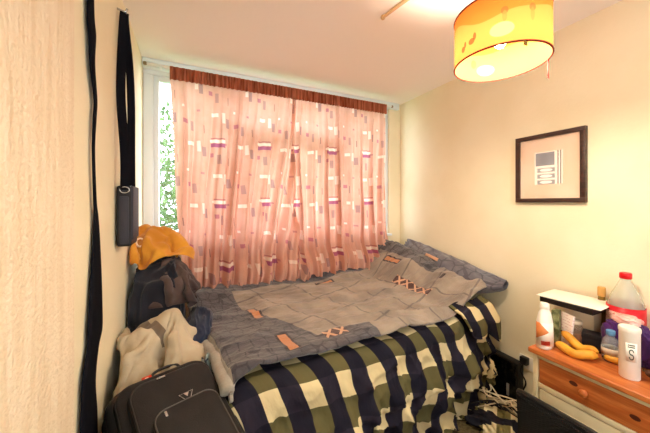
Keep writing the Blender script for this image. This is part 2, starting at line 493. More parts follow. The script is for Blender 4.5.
# blanket ----------------------------------------------------------
def blanket_mat():
    m = M('printed_fleece_blanket', (140, 128, 118), .95, spec=.05, sheen=.3)
    u, v = m.uv()
    n = m.noise(6, 4, uv=True)
    base = m.mix(n.ramp(.3, .7), (156, 141, 124), (120, 108, 97))
    dark = m.mix(n.ramp(.3, .7), (92, 87, 88), (70, 66, 70))
    cells = m.voronoi(17).lt(.055)
    # border round the cloth, with a honeycomb print
    bord = u.lt(.20).mx(v.gt(.86)).mx(v.lt(.075)*u.lt(.7)).mx((u.gt(1.56)*v.gt(.30))).mx(((u+v*.7).gt(2.2)))
    diag = (u*.9+v*.35).lt(.40).mx(bord)
    col = m.mix(diag, base, dark)
    col = m.mix(cells*diag*.8, col, (44, 40, 46))
    u2 = u+v*.28; v2 = v-u*.22
    lines = ((u2-.12).mod(.30)-.15).abs().lt(.0055).mx(((v2-.03).mod(.26)-.13).abs().lt(.0055))
    col = m.mix(lines*.6, col, (62, 56, 58))
    hem = u.lt(-.035)
    col = m.mix(hem, col, (150, 142, 128))
    def bar(col, cu, cv, hu, hv, sl=0.0):
        a = u-cu+(v-cv)*sl; b = v-cv-(u-cu)*sl
        col = m.mix(a.abs().lt(hu+.012)*b.abs().lt(hv+.012), col, (44, 28, 26))
        return m.mix(a.abs().lt(hu)*b.abs().lt(hv), col, (186, 122, 76))
    col = bar(col, .243, .50, .020, .085)
    col = bar(col, .255, .075, .022, .075)
    col = bar(col, .90, .80, .075, .017)
    col = bar(col, 1.50, .66, .018, .075)
    col = bar(col, 1.56, .22, .016, .0)
    # zig-zag motif
    for cu, cv, hu, hv in ((1.37, .345, .032, .160), (.50, .055, .06, .030)):
        a = u-cu; b = v-cv
        if hv > hu: a, b, hu2, hv2 = b, a, hv, hu
        else: hu2, hv2 = hu, hv
        msk = a.abs().lt(hu2)*b.abs().lt(hv2)
        zz = ((a.mod(.075)-.0375).abs() - b.abs()*.9).abs().lt(.009).mx((a.mod(.075)-.0375).abs().lt(.008)*b.abs().lt(.010))
        col = m.mix(msk, col, (70, 40, 34))
        col = m.mix(msk*zz, col, (196, 150, 118))
    m.col(col)
    m.bump(m.noise(24, 4, (.45, 1.5, 1), uv=True)*.9+m.noise(160, 2, uv=True)*.35, .7, .016)
    return m
m_blanket = blanket_mat()
# rest height of the blanket, riding up on the pillow at the right
def blz(l, w):
    z = TOPZ+.052
    z += .020*fbm((l*2.0+4, w*2.4, 1), 1, 3)
    # long soft creases
    z += .018*(ridge((l*1.1+.4*w, w*5.0+l*1.1, 3.3))**2)+.011*ridge((l*1.6, w*12+l*2.6, 1.3))**2*sstep(.3, .7, l)
    z += .010*(ridge((l*3.2-w*1.4, w*3.0, 8.3))**2)
    z += .006*ridge((l*4.5-w*3.0, w*9.0+l*3.5, 5.7))**3 + .004*ridge((l*7+w*6, w*7-l*2, 2.2))**3
    z += .06*sstep(.66, .98, w)                                      # bunched towards the window
    z += .05*sstep(1.25, 1.62, l)*(1-.4*sstep(.3, .9, w))
    z += sstep(1.28, 1.70, l)*(.05+.17*sstep(.05, .75, w))
    z += .03*math.exp(-((l-1.42)/.12)**2-((w-.62)/.2)**2)
    return z
def blanket_fn(u, v):
    l = lerp(-.10, 1.70, u); w = lerp(-.045, 1.02, v)
    w = w + .10*sstep(1.0, 1.7, l)*(1-v)*0 + .012*math.sin(l*7)*(1-v) + .03*(1-v)*sstep(.5, 1.1, l)*(1-sstep(1.1, 1.6, l))*-1
    l2 = l - .0*w
    z = blz(max(l, 0), w)
    out = 0
    if l < 0:
        r = -l; R = .045
        if r < R*PI/2: l2 = -R*math.sin(r/R); z -= R*(1-math.cos(r/R))
        else: l2 = -R-.004; z -= R+(r-R*PI/2)
    if w < 0:
        r = -w; z -= r*r*9
    p = B(l2-.035*w, w, z)
    return p
blanket = tag(grid('blanket', 240, 130, blanket_fn, m_blanket, None, .016, lambda u, v: (lerp(-.10, 1.70, u), lerp(-.045, 1.02, v))),
              'grey fleece blanket with orange bars and a zigzag motif on top of the bed', 'blanket')
hem_pts = []
for i in range(30):
    w = lerp(-.05, 1.0, i/29); hem_pts.append(B(-.052-.035*w+.006*math.sin(w*9), w, blz(0, w)-.052+.006*math.sin(w*13)))
m_hem = M('fleece_hem', (150, 142, 126), .95, sheen=.3)
m_hem.bump(m_hem.noise(90, 3), .4, .006)
tube('hem', hem_pts, .027, m_hem, blanket, 12, per=3)

# pillow -----------------------------------------------------------
m_pil = M('grey_honeycomb_fleece', (92, 90, 98), .95, sheen=.3)
n = m_pil.noise(7, 3)
cc = m_pil.mix(n.ramp(.3, .7), (116, 113, 118), (88, 86, 94))
m_pil.col(m_pil.mix(m_pil.voronoi(13, uv=True).lt(.06)*.6, cc, (56, 54, 62)))
m_pil.bump(m_pil.noise(40, 4), .3, .008)
def pillow_fn(u, v):
    # u along the length (window end .. front tip), v round the section
    s = u
    a = 2*PI*v
    top = Vector((1.945, lerp(2.20, 1.235, s), lerp(1.01, .835, s**1.2)))
    fat = (math.sin(PI*min(1, max(0, s*.97+.015)))**.42)
    hh = .165*fat*lerp(1.0, .62, s); ht = .072*fat
    lean = math.radians(38)
    upv = Vector((math.sin(lean), 0, math.cos(lean))); nrm = Vector((-math.cos(lean), 0, math.sin(lean)))
    c = top-upv*hh*1.0 - nrm*.0
    ca, sa = math.cos(a), math.sin(a)
    e = lambda x, p: math.copysign(abs(x)**p, x)
    p = c + upv*hh*e(ca, .85) + nrm*ht*e(sa, .9)
    p += nrm*(.016*ridge((s*5+.6*ca, ca*2.2+s*3, 2.0))**2*(1 if sa > -.2 else 0)) + Vector((0, 0, .010*fbm((s*4, ca*1.4, sa+4))))
    p.x = min(p.x, 1.972)
    return p
pil = tag(grid('pillow', 90, 48, pillow_fn, m_pil, None, 0, lambda u, v: (u*.95, v*.75)),
          'dark grey fleece pillow leaning on the right-hand wall at the bed head', 'pillow')
pb = M('tan_stitched_bar', (206, 160, 128), .9)
def pbar(u, v):
    p = pillow_fn(lerp(.36, .50, u), lerp(.205, .235, v)); return p+Vector((-.006, 0, .006))
grid('stitched_bar', 14, 4, pbar, pb, pil, .003)

# ------------------------------------------------------------------ ceiling lamp
LX, LY, LZ, LR, LH = 1.075, .712, 1.905, .16, .185
lamp = thing('pendant_lamp', 'lit yellow drum lampshade with red rims hanging from the ceiling', 'lamp', (LX, LY, LZ))
m_shade = M('yellow_shade_fabric', (250, 190, 70), .8, spec=.1)
u, v = m_shade.uv()
wave = (u*2*PI*3).sin()*.10+(u*2*PI*5+1.0).sin()*.05
sc1 = m_shade.mix(v.gt(wave+.62), (170, 96, 46), (160, 78, 28))
hill = (((u*9.0).mod(1.0)-.5).abs()*1.0)
for cu, cv, ru, rv in ((.598, .27, .036, .13), (.15, .25, .036, .13)):
    e2 = ((u-cu)/ru)*((u-cu)/ru)+((v-cv)/rv)*((v-cv)/rv)
    sc1 = m_shade.mix(e2.lt(1.0), sc1, (190, 132, 76))
for cu, cv, ru, rv, c in ((.606, .60, .011, .07, (150, 62, 30)), (.606, .50, .007, .10, (170, 84, 40)), (.690, .60, .011, .07, (150, 62, 30)), (.690, .48, .007, .12, (170, 84, 40)), (.50, .26, .012, .06, (136, 32, 16)), (.512, .33, .006, .07, (136, 32, 16)), (.462, .20, .009, .06, (136, 32, 16)), (.472, .27, .005, .06, (136, 32, 16)), (.2, .4, .012, .1, (150, 62, 30)), (.9, .4, .012, .1, (150, 62, 30))):
    e2 = ((u-cu)/ru)*((u-cu)/ru)+((v-cv)/rv)*((v-cv)/rv)
    sc1 = m_shade.mix(e2.lt(1.0)*.75, sc1, c)
m_shade.col(sc1); m_shade.translucent(.25)
grid('shade', 96, 10, lambda u, v: Vector((LR*math.cos(2*PI*u), LR*math.sin(2*PI*u), LH*v)), m_shade, lamp)
m_rim = M('dark_red_binding', (120, 40, 20), .7)
for z in (0, LH):
    tube('rim', [(LR*math.cos(2*PI*i/48), LR*math.sin(2*PI*i/48), z) for i in range(48)], .0035, m_rim, lamp, 8, True, 0)
m_cord = M('white_flex', (235, 232, 225), .5)
m_wire = M('lamp_ring_metal', (190, 185, 175), .4, .8)
tubes('carrier_ring', [[(0, 0, LH-.04), (LR*math.cos(a)*.5, LR*math.sin(a)*.5, LH-.02), (LR*math.cos(a), LR*math.sin(a), LH-.004)] for a in (.4, .4+2*PI/3, .4+4*PI/3)], .002, m_wire, lamp)
tube('flex', [(0, 0, LH-.02), (0, 0, ZC-LZ-.03)], .0035, m_cord, lamp, 8, per=0)
lathe('ceiling_rose', [(.012, -.04), (.03, -.03), (.045, -.01), (.047, 0)], m_cord, lamp, 28, loc=(0, 0, ZC-LZ))
lathe('bulb_holder', [(.012, LH-.015), (.018, LH-.025), (.018, LH-.075), (.012, LH-.08)][::-1], m_cord, lamp, 20)
m_bulb = M('lit_bulb_glass', (255, 235, 190), .3).emit((255, 214, 130), 14)
lathe('bulb', [(.002, .060), (.010, .062), (.018, .069), (.022, .080), (.020, .090), (.014, .100), (.012, .106)], m_bulb, lamp, 24)
m_tas = M('coral_thread', (188, 52, 44), .8)
ta = math.radians(-38)
tx, ty = LR*math.cos(ta), LR*math.sin(ta)
tubes('tassel', [[(tx+q*.002, ty, -.002), (tx+q*.003+.002*math.sin(q*3), ty+.002*q, -.03), (tx+q*.004, ty+.001*q, -.058-.006*(q % 3))] for q in range(-2, 3)], .0016, m_tas, lamp)
cb = math.radians(-120)
box('charm', (LR*math.cos(cb)-.008, LR*math.sin(cb)-.002, -.016), (LR*math.cos(cb)+.008, LR*math.sin(cb)+.002, -.003), M('small_dark_charm', (150, 110, 40), .6), lamp, .001)
bl = bpy.data.lights.new('bulb_light', 'POINT'); bl.energy = 26; bl.color = (1.0, .89, .70); bl.shadow_soft_size = .05
lo = bpy.data.objects.new('bulb_light', bl); C.objects.link(lo); lo.parent = lamp; lo.location = (0, 0, .045)

# thin cable cover running over the ceiling to the lamp
cc_ = thing('cable_cover', 'thin cream cable cover stuck along the ceiling by the lamp', 'cable cover', (.955, 1.293, ZC))
cp = [Vector((0, 0, -.008)), Vector((.006, -.05, -.009)), Vector((.022, -.15, -.009)), Vector((.06, -.32, -.009)), Vector((.10, -.52, -.009))]
m_cc = M('cream_plastic', (216, 184, 140), .5)
tube('cover', cp, .009, m_cc, cc_, 10)
lathe('end_clip', [(.009, -.018), (.012, -.012), (.012, 0)], m_cc, cc_, 16)

# ------------------------------------------------------------------ picture
pic = thing('framed_picture', 'dark wooden framed picture hanging on the right wall', 'picture', (XR, 1.005, 1.585))
m_frame = M('dark_wood_frame', (58, 36, 28), .4, spec=.5)
m_frame.vary((64, 38, 30), (44, 26, 20), 20, (1, 1, 6))
hw, hh, fw = .187, .212, .026
boxes('frame', [((-.028, -hw, hh-fw), (-.001, hw, hh)), ((-.028, -hw, -hh), (-.001, hw, -hh+fw)), ((-.028, -hw, -hh+fw), (-.001, -hw+fw, hh-fw)), ((-.028, hw-fw, -hh+fw), (-.001, hw, hh-fw))], m_frame, pic, .002)
m_mount = M('peach_mount_card', (226, 196, 168), .7)
m_mount.vary((230, 202, 176), (222, 190, 160), 4)
box('mount', (-.014, -hw+fw, -hh+fw), (-.002, hw-fw, hh-fw), m_mount, pic, 0)
m_print = M('grey_art_print', (230, 225, 215), .6)
o3 = m_print.obj()
a, b = o3[1]*-1.0, o3[2]
colp = m_print.mix(.0, (236, 230, 220), (236, 230, 220))
colp = m_print.mix(rect(a, b, -.018, .055, .052, .040), colp, (128, 130, 138))
rr = ((a+.014)*(a+.014)+(b-.055)*(b-.055)).sq()
colp = m_print.mix(((rr/.012).mod(1.0)).lt(.4)*rr.lt(.03)*.5, colp, (90, 96, 108))
for k in range(3):
    cz = -.013-.037*k
    colp = m_print.mix(rect(a, b, -.012, cz, .048, .013), colp, (150, 150, 152))
    e2 = ((a+.012)/.034)*((a+.012)/.034)+((b-cz)/.009)*((b-cz)/.009)
    colp = m_print.mix(e2.lt(1.0), colp, (244, 240, 232))
colp = m_print.mix(rect(a, b, .052, .0, .003, .1), colp, (120, 100, 90))
colp = m_print.mix(rect(a, b, .066, .0, .0025, .1), colp, (90, 76, 70))
m_print.col(colp)
box('print', (-.0155, -.075, -.10), (-.0145, .075, .10), m_print, pic, 0)
m_pg = M('picture_glass', (255, 255, 255), .03, spec=.5).clear(.05)
box('glass', (-.0195, -hw+fw, -hh+fw), (-.0175, hw-fw, hh-fw), m_pg, pic, 0)

# ------------------------------------------------------------------ left wall: ribbon and bag
m_black = M('black_cloth_strap', (22, 22, 27), .95, spec=.03)
m_black.bump(m_black.noise(400, 2), .2, .002)
rib = [((1.169, 2.029), (1.231, 2.069)), ((1.168, 1.964), (1.239, 2.005)), ((1.181, 1.919), (1.258, 1.959)), ((1.186, 1.858), (1.25, 1.888)), ((1.196, 1.813), (1.253, 1.837)), ((1.232, 1.725), (1.273, 1.738)), ((1.224, 1.661), (1.262, 1.671)), ((1.217, 1.55), (1.239, 1.554)), ((1.233, 1.38), (1.257, 1.381)), ((1.239, 1.311), (1.285, 1.309)), ((1.217, 1.176), (1.316, 1.158)), ((1.191, 1.048), (1.335, 1.004)), ((1.172, 0.966), (1.341, 0.9)), ((1.166, 0.904), (1.294, 0.846)), ((1.12, 0.823), (1.257, 0.746)), ((1.111, 0.736), (1.273, 0.63)), ((1.103, 0.672), (1.273, 0.547)), ((1.10, .50), (1.27, .42))]
rib = [((1.175, 2.30), (1.235, 2.31)), ((1.17, 2.15), (1.235, 2.17))]+rib
La = smoothpath([(0, a[0], a[1]) for a, b in rib], 5); Lb = smoothpath([(0, b[0], b[1]) for a, b in rib], 5)
rv, rf = [], []
for i, (p, q) in enumerate(zip(La, Lb)):
    t = i/len(La)
    tw = .001*math.sin(t*14)
    for k in range(5):
        f = k/4; r_ = p.lerp(q, f)
        rv.append((XL+.011+tw*(f-.5)*2+.004*math.sin(f*PI), r_.y, r_.z))
for i in range(len(La)-1):
    for k in range(4): rf.append((i*5+k, i*5+k+1, (i+1)*5+k+1, (i+1)*5+k))
ribbon = thing('fabric_belt', 'long twisted black fabric belt hanging down the left wall', 'belt', (0, 0, 0))
rb = fromdata('strap', rv, rf, m_black, ribbon)
md = rb.modifiers.new('thickness', 'SOLIDIFY'); md.thickness = .003; md.offset = 0
tube('peg', [(XL-.002, 1.205, 2.30), (XL+.02, 1.205, 2.30), (XL+.026, 1.205, 2.312)], .006, m_white, ribbon, 10)

bag = thing('messenger_bag', 'small black messenger bag hanging by its strap on the left wall', 'bag', (0, 0, 0))
m_bag = M('black_nylon', (30, 31, 38), .55, spec=.4)
m_bag.vary((34, 35, 42), (22, 23, 29), 12)
m_bag.bump(m_bag.noise(300, 2), .25, .002)
m_bagf = M('charcoal_bag_panel', (54, 54, 64), .6); m_bagf.bump(m_bagf.noise(200, 2), .3, .003)
m_steel = M('nickel_ring', (190, 195, 200), .25, 1)
by0, by1, bz0, bz1 = 1.575, 1.735, 1.17, 1.45
bx0, bx1 = XL+.008, -.252
box('body', (bx0, by0, bz0), (bx1, by1, bz1), m_bag, bag, .014, 4)
box('front_flap', (bx1-.006, by0+.004, bz0+.03), (bx1+.007, by1-.004, bz1-.002), m_bagf, bag, .005, 3)
box('side_panel', (bx0+.012, by0-.006, bz0+.015), (bx1-.010, by0+.01, bz1-.05), m_bagf, bag, .004, 2)
tube('zip', [(bx1-.02, by0+.01, bz1+.001), (bx1-.02, by1-.01, bz1+.001)], .003, m_steel, bag, 6, per=0)
xm = (bx0+bx1)/2+.004
def strap_(name, pts, w, dirv):
    path = smoothpath(pts, 8); V, F = [], []
    for i, p in enumerate(path):
        d = Vector(dirv).normalized()*w/2
        for q in (-d, -d*.33, d*.33, d): V.append(p+q)
    for i in range(len(path)-1):
        for k in range(3): F.append((i*4+k, i*4+k+1, i*4+k+5, i*4+k+4))
    o = fromdata(name, V, F, m_black, bag); md = o.modifiers.new('t', 'SOLIDIFY'); md.thickness = .003; md.offset = 0
    return o
hz = 2.275; hy = 1.635
strap_('strap', [(xm, by0-.002, bz1-.02), (xm, by0-.004, 1.6), (xm-.018, 1.59, 1.85), (xm-.018, 1.605, 2.05), (xm-.014, 1.625, hz-.05), (xm-.012, hy, hz)], .036, (1, .30, 0))
strap_('strap', [(xm, by1+.004, bz1-.03), (xm, by1-.005, 1.6), (xm+.004, 1.70, 1.85), (xm, 1.678, 2.05), (xm-.012, 1.65, hz-.05), (xm-.012, hy, hz)], .034, (1, .55, 0))
for y in (by0-.004, by1+.004):
    tube('ring', [(xm+.018*math.cos(2*PI*i/16), y, bz1-.02+.014*math.sin(2*PI*i/16)) for i in range(16)], .0028, m_steel, bag, 8, True, 0)
tube('wall_hook', [(XL-.002, hy, hz+.012), (XL+.03, hy, hz+.004), (XL+.040, hy, hz+.02)], .005, m_steel, bag, 10)

# ------------------------------------------------------------------ clothes piled in the corner
def heap(name, c, r, mat, seed, fold=.18, freq=2.2, parent=None, floor=None, direc=(0, 0, 1), nu=110, nv=70, sq=.8, rot=0, warp=.5, top=1.0):
    """a crumpled garment: a closed rounded lump with sharp sagging folds"""
    c, r = Vector(c), Vector(r); dd = Vector(direc).normalized()
    V, F, UV = [], [], []
    R3 = Matrix.Rotation(rot, 3, 'Z')
    e = lambda x: math.copysign(abs(x)**sq, x)
    for j in range(nv+1):
        th = PI*j/nv
        for i in range(nu):
            ph = 2*PI*i/nu
            d = Vector((math.sin(th)*math.cos(ph), math.sin(th)*math.sin(ph), math.cos(th)))
            p = Vector((e(d.x), e(d.y), e(d.z)))
            q = d*freq + Vector((seed*3.1, seed*1.7, seed*5.3))
            q += warp*Vector((noise.noise(d*1.7+Vector((seed, 0, 0))), noise.noise(d*1.7+Vector((0, seed, 5))), noise.noise(d*1.7+Vector((9, 0, seed)))))
            s = q - dd*(q.dot(dd))*.55
            h = ridge(s)**2*1.0 + .45*ridge(s*2.1+Vector((4, 4, 4)))**2 + .5*noise.noise(q*.7)
            p = p*(1+fold*(h-.5))
            w = R3 @ Vector((p.x*r.x, p.y*r.y, p.z*r.z)) + c
            if floor is not None and w.z < floor: w.z = floor+.002*math.sin(i)
            w.x = max(w.x, XL+.006)
            V.append(w); UV.append((i/nu, j/nv))
    for j in range(nv):
        for i in range(nu):
            k = (i+1) % nu; F.append((j*nu+i, (j+1)*nu+i, (j+1)*nu+k, j*nu+k))
    return fromdata(name, V, F, mat, parent, True, UV)
def cloth_mat(name, a, b, bump=.3, scale=60):
    m = M(name, a, .9, spec=.1, sheen=.15); m.vary(a, b, 5); m.bump(m.noise(scale, 3)+m.noise(400, 2)*.3, bump, .006); return m
m_dark = cloth_mat('black_cotton', (24, 26, 36), (38, 40, 50))
m_must = cloth_mat('mustard_cotton', (216, 152, 52), (190, 124, 36))
m_taup = cloth_mat('taupe_jacket_cloth', (84, 68, 64), (54, 43, 44))
m_beig = cloth_mat('beige_jersey', (206, 190, 158), (184, 166, 134))
m_jean = cloth_mat('navy_denim', (34, 44, 66), (22, 28, 46))
tag(heap('black_clothes', (-.175, 1.98, .50), (.145, .23, .54), m_dark, 2, .08, 1.6, floor=.004, sq=.6), 'tall heap of black clothes below the mustard garment', 'clothes')
tag(heap('navy_clothes', (-.12, 1.30, .18), (.19, .48, .20), m_jean, 5, .08, 1.6, floor=.004, sq=.6), 'dark navy clothes heaped on the floor under beige top and suitcase', 'clothes')

def garment(name, pos, sp, mat, label, cat):
    nx, ny = sp['n']; w = nx+1
    uvs = [(i/nx*sp['size'][0], j/ny*sp['size'][1]) for j in range(ny+1) for i in range(nx+1)]
    for p in pos: p.x = max(p.x, XL+.006)
    o = fromdata(name, pos, sp['f'], mat, None, True, uvs)
    nrm = [v.normal.copy() for v in o.data.vertices]
    for v, q in zip(o.data.vertices, nrm):       # small sharp creases
        p = v.co*9+Vector((nx, ny, 0)); p.z *= .55
        v.co += q*(.022*(ridge(p)**2-.3)+.010*(ridge(p*2.1)**2-.3))
        v.co.x = max(v.co.x, XL+.006)
    md = o.modifiers.new('thickness', 'SOLIDIFY'); md.thickness = .005; md.offset = 0
    md = o.modifiers.new('soft', 'SUBSURF'); md.levels = 1; md.render_levels = 1
    return tag(o, label, cat)
def spec(c, sx, sy, nx, ny, rot, wave, seed, shrink, bend=.05, tilt=(0, 0), hold=.05, wf=26):
    q = sheet(c, sx, sy, nx, ny, rot, wave, seed, tilt, wf)
    q['held'] = [k for k, p in enumerate(q['v']) if (Vector((p.x, p.y, 0))-Vector((c[0], c[1], 0))).length < hold]
    q.update(n=(nx, ny), size=(sx, sy), shrink=shrink, bend=bend); return q
sp_b = spec((-.085, 1.58, .815), .34, .42, 40, 48, .3, .040, 1, -.36, .25, hold=.015, wf=40)
sp_m = spec((-.185, 2.00, 1.235), .22, .36, 26, 44, .1, .036, 4, -.40, .10, hold=.015, wf=60)
sp_t = spec((-.085, 1.90, 1.00), .26, .46, 26, 44, .1, .028, 7, -.14, .4, hold=.03, wf=60)
guard = [solid('box', (XL-.3, 1.5, .8), (.303, 2, 2)), solid('box', (.45, 1.7, .3), (.33, .8, .36)), solid('box', (-.1, 1.5, .285), (.3, .9, .285))]
res = sim_cloths([sp_b, sp_m, sp_t], guard+[solid('ball', (-.15, 1.63, .62), (.13, .13, .16)), solid('ball', (-.02, 1.50, .575), (.11, .10, .10)), solid('ball', (-.20, 1.45, .57), (.08, .07, .11)), solid('ball', (-.085, 1.58, .70), (.03, .04, .09)), solid('ball', (-.20, 2.01, 1.03), (.095, .13, .18)),
                 solid('ball', (-.085, 1.90, .76), (.085, .12, .22)), solid('ball', (-.175, 1.98, .50), (.145, .23, .54))])
m_beig2 = M('beige_jersey_with_strap', (206, 190, 158), .9, spec=.1, sheen=.15)
u, v = m_beig2.uv()
m_beig2.col(m_beig2.mix(rect(u+v*.15, v, .15, .28, .011, .16), m_beig2.mix(m_beig2.noise(5).ramp(.3, .7), (190, 175, 148), (168, 152, 124)), (112, 98, 82)))
m_beig2.bump(m_beig2.noise(60, 3), .3, .005)
bt = garment('beige_top', res[0], sp_b, m_beig2, 'crumpled beige top with a dark strap lying behind the suitcase', 'garment')
mu = garment('hooded_top', res[1], sp_m, m_must, 'mustard yellow hooded top dumped on black clothes beside the window', 'garment')
garment('taupe_jacket', res[2], sp_t, m_taup, 'crumpled taupe jacket hanging down between black heap and bed corner', 'jacket')
m_inner = M('peach_neck_label', (236, 176, 130), .8)
tube('neck_opening', [(-.262+.018*math.cos(2*PI*i/14), 1.885+.006*math.sin(i), 1.150+.022*math.sin(2*PI*i/14)) for i in range(14)], .005, M('cream_neck_tape', (246, 222, 190), .8), mu, 8, True, 3)
tag(heap('dark_jeans', (.040, 1.74, .61), (.075, .20, .16), m_jean, 7.7, .14, 1.7, direc=(0, .8, .4), sq=.8), 'dark blue jeans stuffed between the beige top and the bed', 'jeans')
m_pl = M('pale_plaid_shirt_cloth', (150, 160, 158), .9)
o3 = m_pl.obj()
pc = m_pl.mix((o3[1].mod(.035)).lt(.007).mx(o3[2].mod(.035).lt(.007)), (150, 160, 156), (44, 54, 66))
m_pl.col(pc); m_pl.bump(m_pl.noise(40, 3), .3, .006)
tag(heap('plaid_shirt', (.085, 1.42, .55), (.05, .10, .12), m_pl, 11.2, .28, 2.2, sq=.8), 'small pale blue plaid shirt showing between beige sleeve and duvet', 'shirt')

# ------------------------------------------------------------------ suitcase
case = thing('suitcase', 'soft black suitcase with a silver triangle badge, lying by the left wall', 'suitcase')
yaw = math.radians(22); thv = math.radians(66)
wv = Vector((math.cos(yaw), math.sin(yaw), 0))
uvv = Vector((-math.sin(yaw)*math.sin(thv), math.cos(yaw)*math.sin(thv), math.cos(thv)))
nv_ = wv.cross(uvv)
SW, SH = .37, .56
corner = Vector((.050, 1.400, .680))        # upper right corner of the front face
org = corner - wv*SW - uvv*SH               # lower left
case.matrix_world = Matrix(((wv.x, uvv.x, nv_.x, org.x), (wv.y, uvv.y, nv_.y, org.y), (wv.z, uvv.z, nv_.z, org.z), (0, 0, 0, 1)))
m_case = M('black_luggage_nylon', (32, 27, 25), .6, spec=.35)
m_case.vary((27, 23, 21), (17, 14, 13), 14); m_case.bump(m_case.noise(350, 2)+m_case.noise(12, 2)*.6, .3, .003)
m_pipe = M('black_luggage_piping', (16, 14, 14), .45, spec=.5)
def rrect(x0, y0, x1, y1, r, z, n=7):
    pts = []
    for cx, cy, a0 in ((x1-r, y1-r, 0), (x0+r, y1-r, PI/2), (x0+r, y0+r, PI), (x1-r, y0+r, 3*PI/2)):
        for k in range(n+1):
            a = a0+PI/2*k/n; pts.append(Vector((cx+r*math.cos(a), cy+r*math.sin(a), z)))
    return pts
def pad(name, x0, y0, x1, y1, r, z0, z1, soft, mat, parent, puff=0):
    """a soft rounded panel with a rounded edge and a slight belly"""
    V, F = [], []; rings = []
    levels = [(z0, 0)]
    for k in range(6):
        a = PI/2*k/5; levels.append((z1-soft+soft*math.sin(a), soft*(1-math.cos(a))))
    for k in range(1, 6): levels.append((z1+puff*math.sin(PI/2*k/5), soft+(min(x1-x0, y1-y0)/2-soft)*.96*k/5))
    for z, ins in levels:
        rr = max(.004, r-ins*.8)
        rings.append(rrect(x0+ins, y0+ins, x1-ins, y1-ins, min(rr, (x1-x0)/2-ins-.001, (y1-y0)/2-ins-.001), z))
    n = len(rings[0])
    for rg in rings: V += rg
    for k in range(len(rings)-1):
        for i in range(n):
            j = (i+1) % n; F.append((k*n+i, k*n+j, (k+1)*n+j, (k+1)*n+i))
    F.append(tuple(range(n-1, -1, -1))); F.append(tuple((len(rings)-1)*n+i for i in range(n)))
    return fromdata(name, V, F, mat, parent)
pad('body', 0, 0, SW, SH, .075, -.155, 0, .02, m_case, case)
pad('front_panel', .022, .015, SW-.014, SH-.02, .065, -.004, .032, .014, m_case, case)
pad('front_pocket', .052, .02, SW-.03, SH-.055, .060, .030, .062, .016, m_case, case, .008)
pad('lower_pocket', .095, .03, SW-.055, SH-.20, .045, .062, .080, .010, m_case, case, .006)
for q, (x0, y0, x1, y1, r, z) in enumerate(((.004, .004, SW-.004, SH-.004, .072, -.018), (.001, .001, SW-.001, SH-.001, .074, -.085), (.026, .02, SW-.018, SH-.024, .062, .024), (.060, .03, SW-.038, SH-.064, .052, .058))):
    tube('piping', rrect(x0, y0, x1, y1, r, z), .0042, m_pipe, case, 8, True, 0)
m_zip = M('grey_zip_teeth', (96, 92, 88), .35, .7)
tube('zip', rrect(.10, .035, SW-.06, SH-.205, .040, .078), .0026, m_zip, case, 6, True, 0)
m_pull = M('silver_zip_pull', (205, 205, 205), .25, 1)
box('zip_pull', (.150, SH-.075, .064), (.180, SH-.068, .070), m_pull, case, .002)
box('zip_pull', (.132, SH-.235, .080), (.140, SH-.215, .086), m_pull, case, .002)
# triangle badge
bx_, by_ = .218, SH-.190
def tri(r, z0, z1, name, mat, dy=0):
    V = []; 
    for z in (z0, z1):
        for a in (PI/6, 5*PI/6, 3*PI/2): V.append((bx_+r*math.cos(a), by_+dy+r*math.sin(a), z))
    return fromdata(name, V, [(2, 1, 0), (3, 4, 5), (0, 1, 4, 3), (1, 2, 5, 4), (2, 0, 3, 5)], mat, case, False)
m_badge = M('black_enamel', (14, 14, 16), .3, spec=.6)
tri(.029, .068, .0735, 'badge', m_pull); tri(.0255, .0735, .0745, 'badge_face', m_badge)
tri(.010, .0745, .0755, 'badge_mark', m_pull, .006)
# red tag and handle on the top edge
m_tag = M('red_luggage_tag', (206, 66, 40), .6)
u3 = m_tag.obj()
m_tag.col(m_tag.mix(rect(u3[0], u3[1], .142, SH-.006, .006, .005), (206, 66, 40), (240, 200, 180)))
box('luggage_tag', (.126, SH-.022, .000), (.160, SH+.006, .007), m_tag, case, .003)
tube('handle', [(.165, SH-.004, -.02), (.172, SH+.018, -.012), (.215, SH+.026, -.010), (.262, SH+.018, -.012), (.270, SH-.004, -.02)], .009, m_pipe, case, 10, flat=.6)
for x in (.165, .270): box('handle_mount', (x-.015, SH-.012, -.032), (x+.015, SH+.006, -.008), m_pipe, case, .004)
for x in (.05, SW-.05):
    for y in (-.012,):
        bm = bmesh.new(); bmesh.ops.create_cone(bm, cap_ends=True, radius1=.025, radius2=.025, depth=.03, segments=24, matrix=Matrix.Translation((x, y, -.12)) @ Matrix.Rotation(PI/2, 4, 'Y'))
        flat_ok(frombm('wheel', bm, m_pipe, case))

# ------------------------------------------------------------------ chest of drawers
DX, DY0, DY1, DZ = 1.53, .10, .872, .65
chest = thing('chest_of_drawers', 'white chest of drawers with orange pine top along the right wall', 'chest of drawers', (DX, DY0, 0))
m_pine = M('orange_pine', (196, 112, 52), .42, spec=.45)
o3 = m_pine.obj()
gr = m_pine.noise(7, 4, (6, .55, 6)).ramp(.3, .7)
gr2 = m_pine.noise(30, 3, (8, .4, 8)).ramp(.35, .65)
cp_ = m_pine.mix(gr, (206, 124, 62), (176, 90, 38))
cp_ = m_pine.mix(gr2*.35, cp_, (150, 72, 28))
for ky, kz in ((.592, .560), (.395, .540), (.25, .575)):
    d2 = (((o3[1]-ky)/.016)*((o3[1]-ky)/.016)+((o3[2]-kz)/.010)*((o3[2]-kz)/.010)).sq()
    cp_ = m_pine.mix(d2.lt(1.0)*(o3[0].lt(.06)), cp_, (74, 30, 14))
m_pine.col(cp_)
m_cream = M('cream_painted_wood', (226, 212, 172), .5, spec=.4)
m_cream.vary((230, 217, 178), (216, 200, 158), 6)
W = DY1-DY0; Dp = XR-.012-DX
box('top', (0, 0, DZ-.024), (Dp, W, DZ), m_pine, chest, .006, 3)
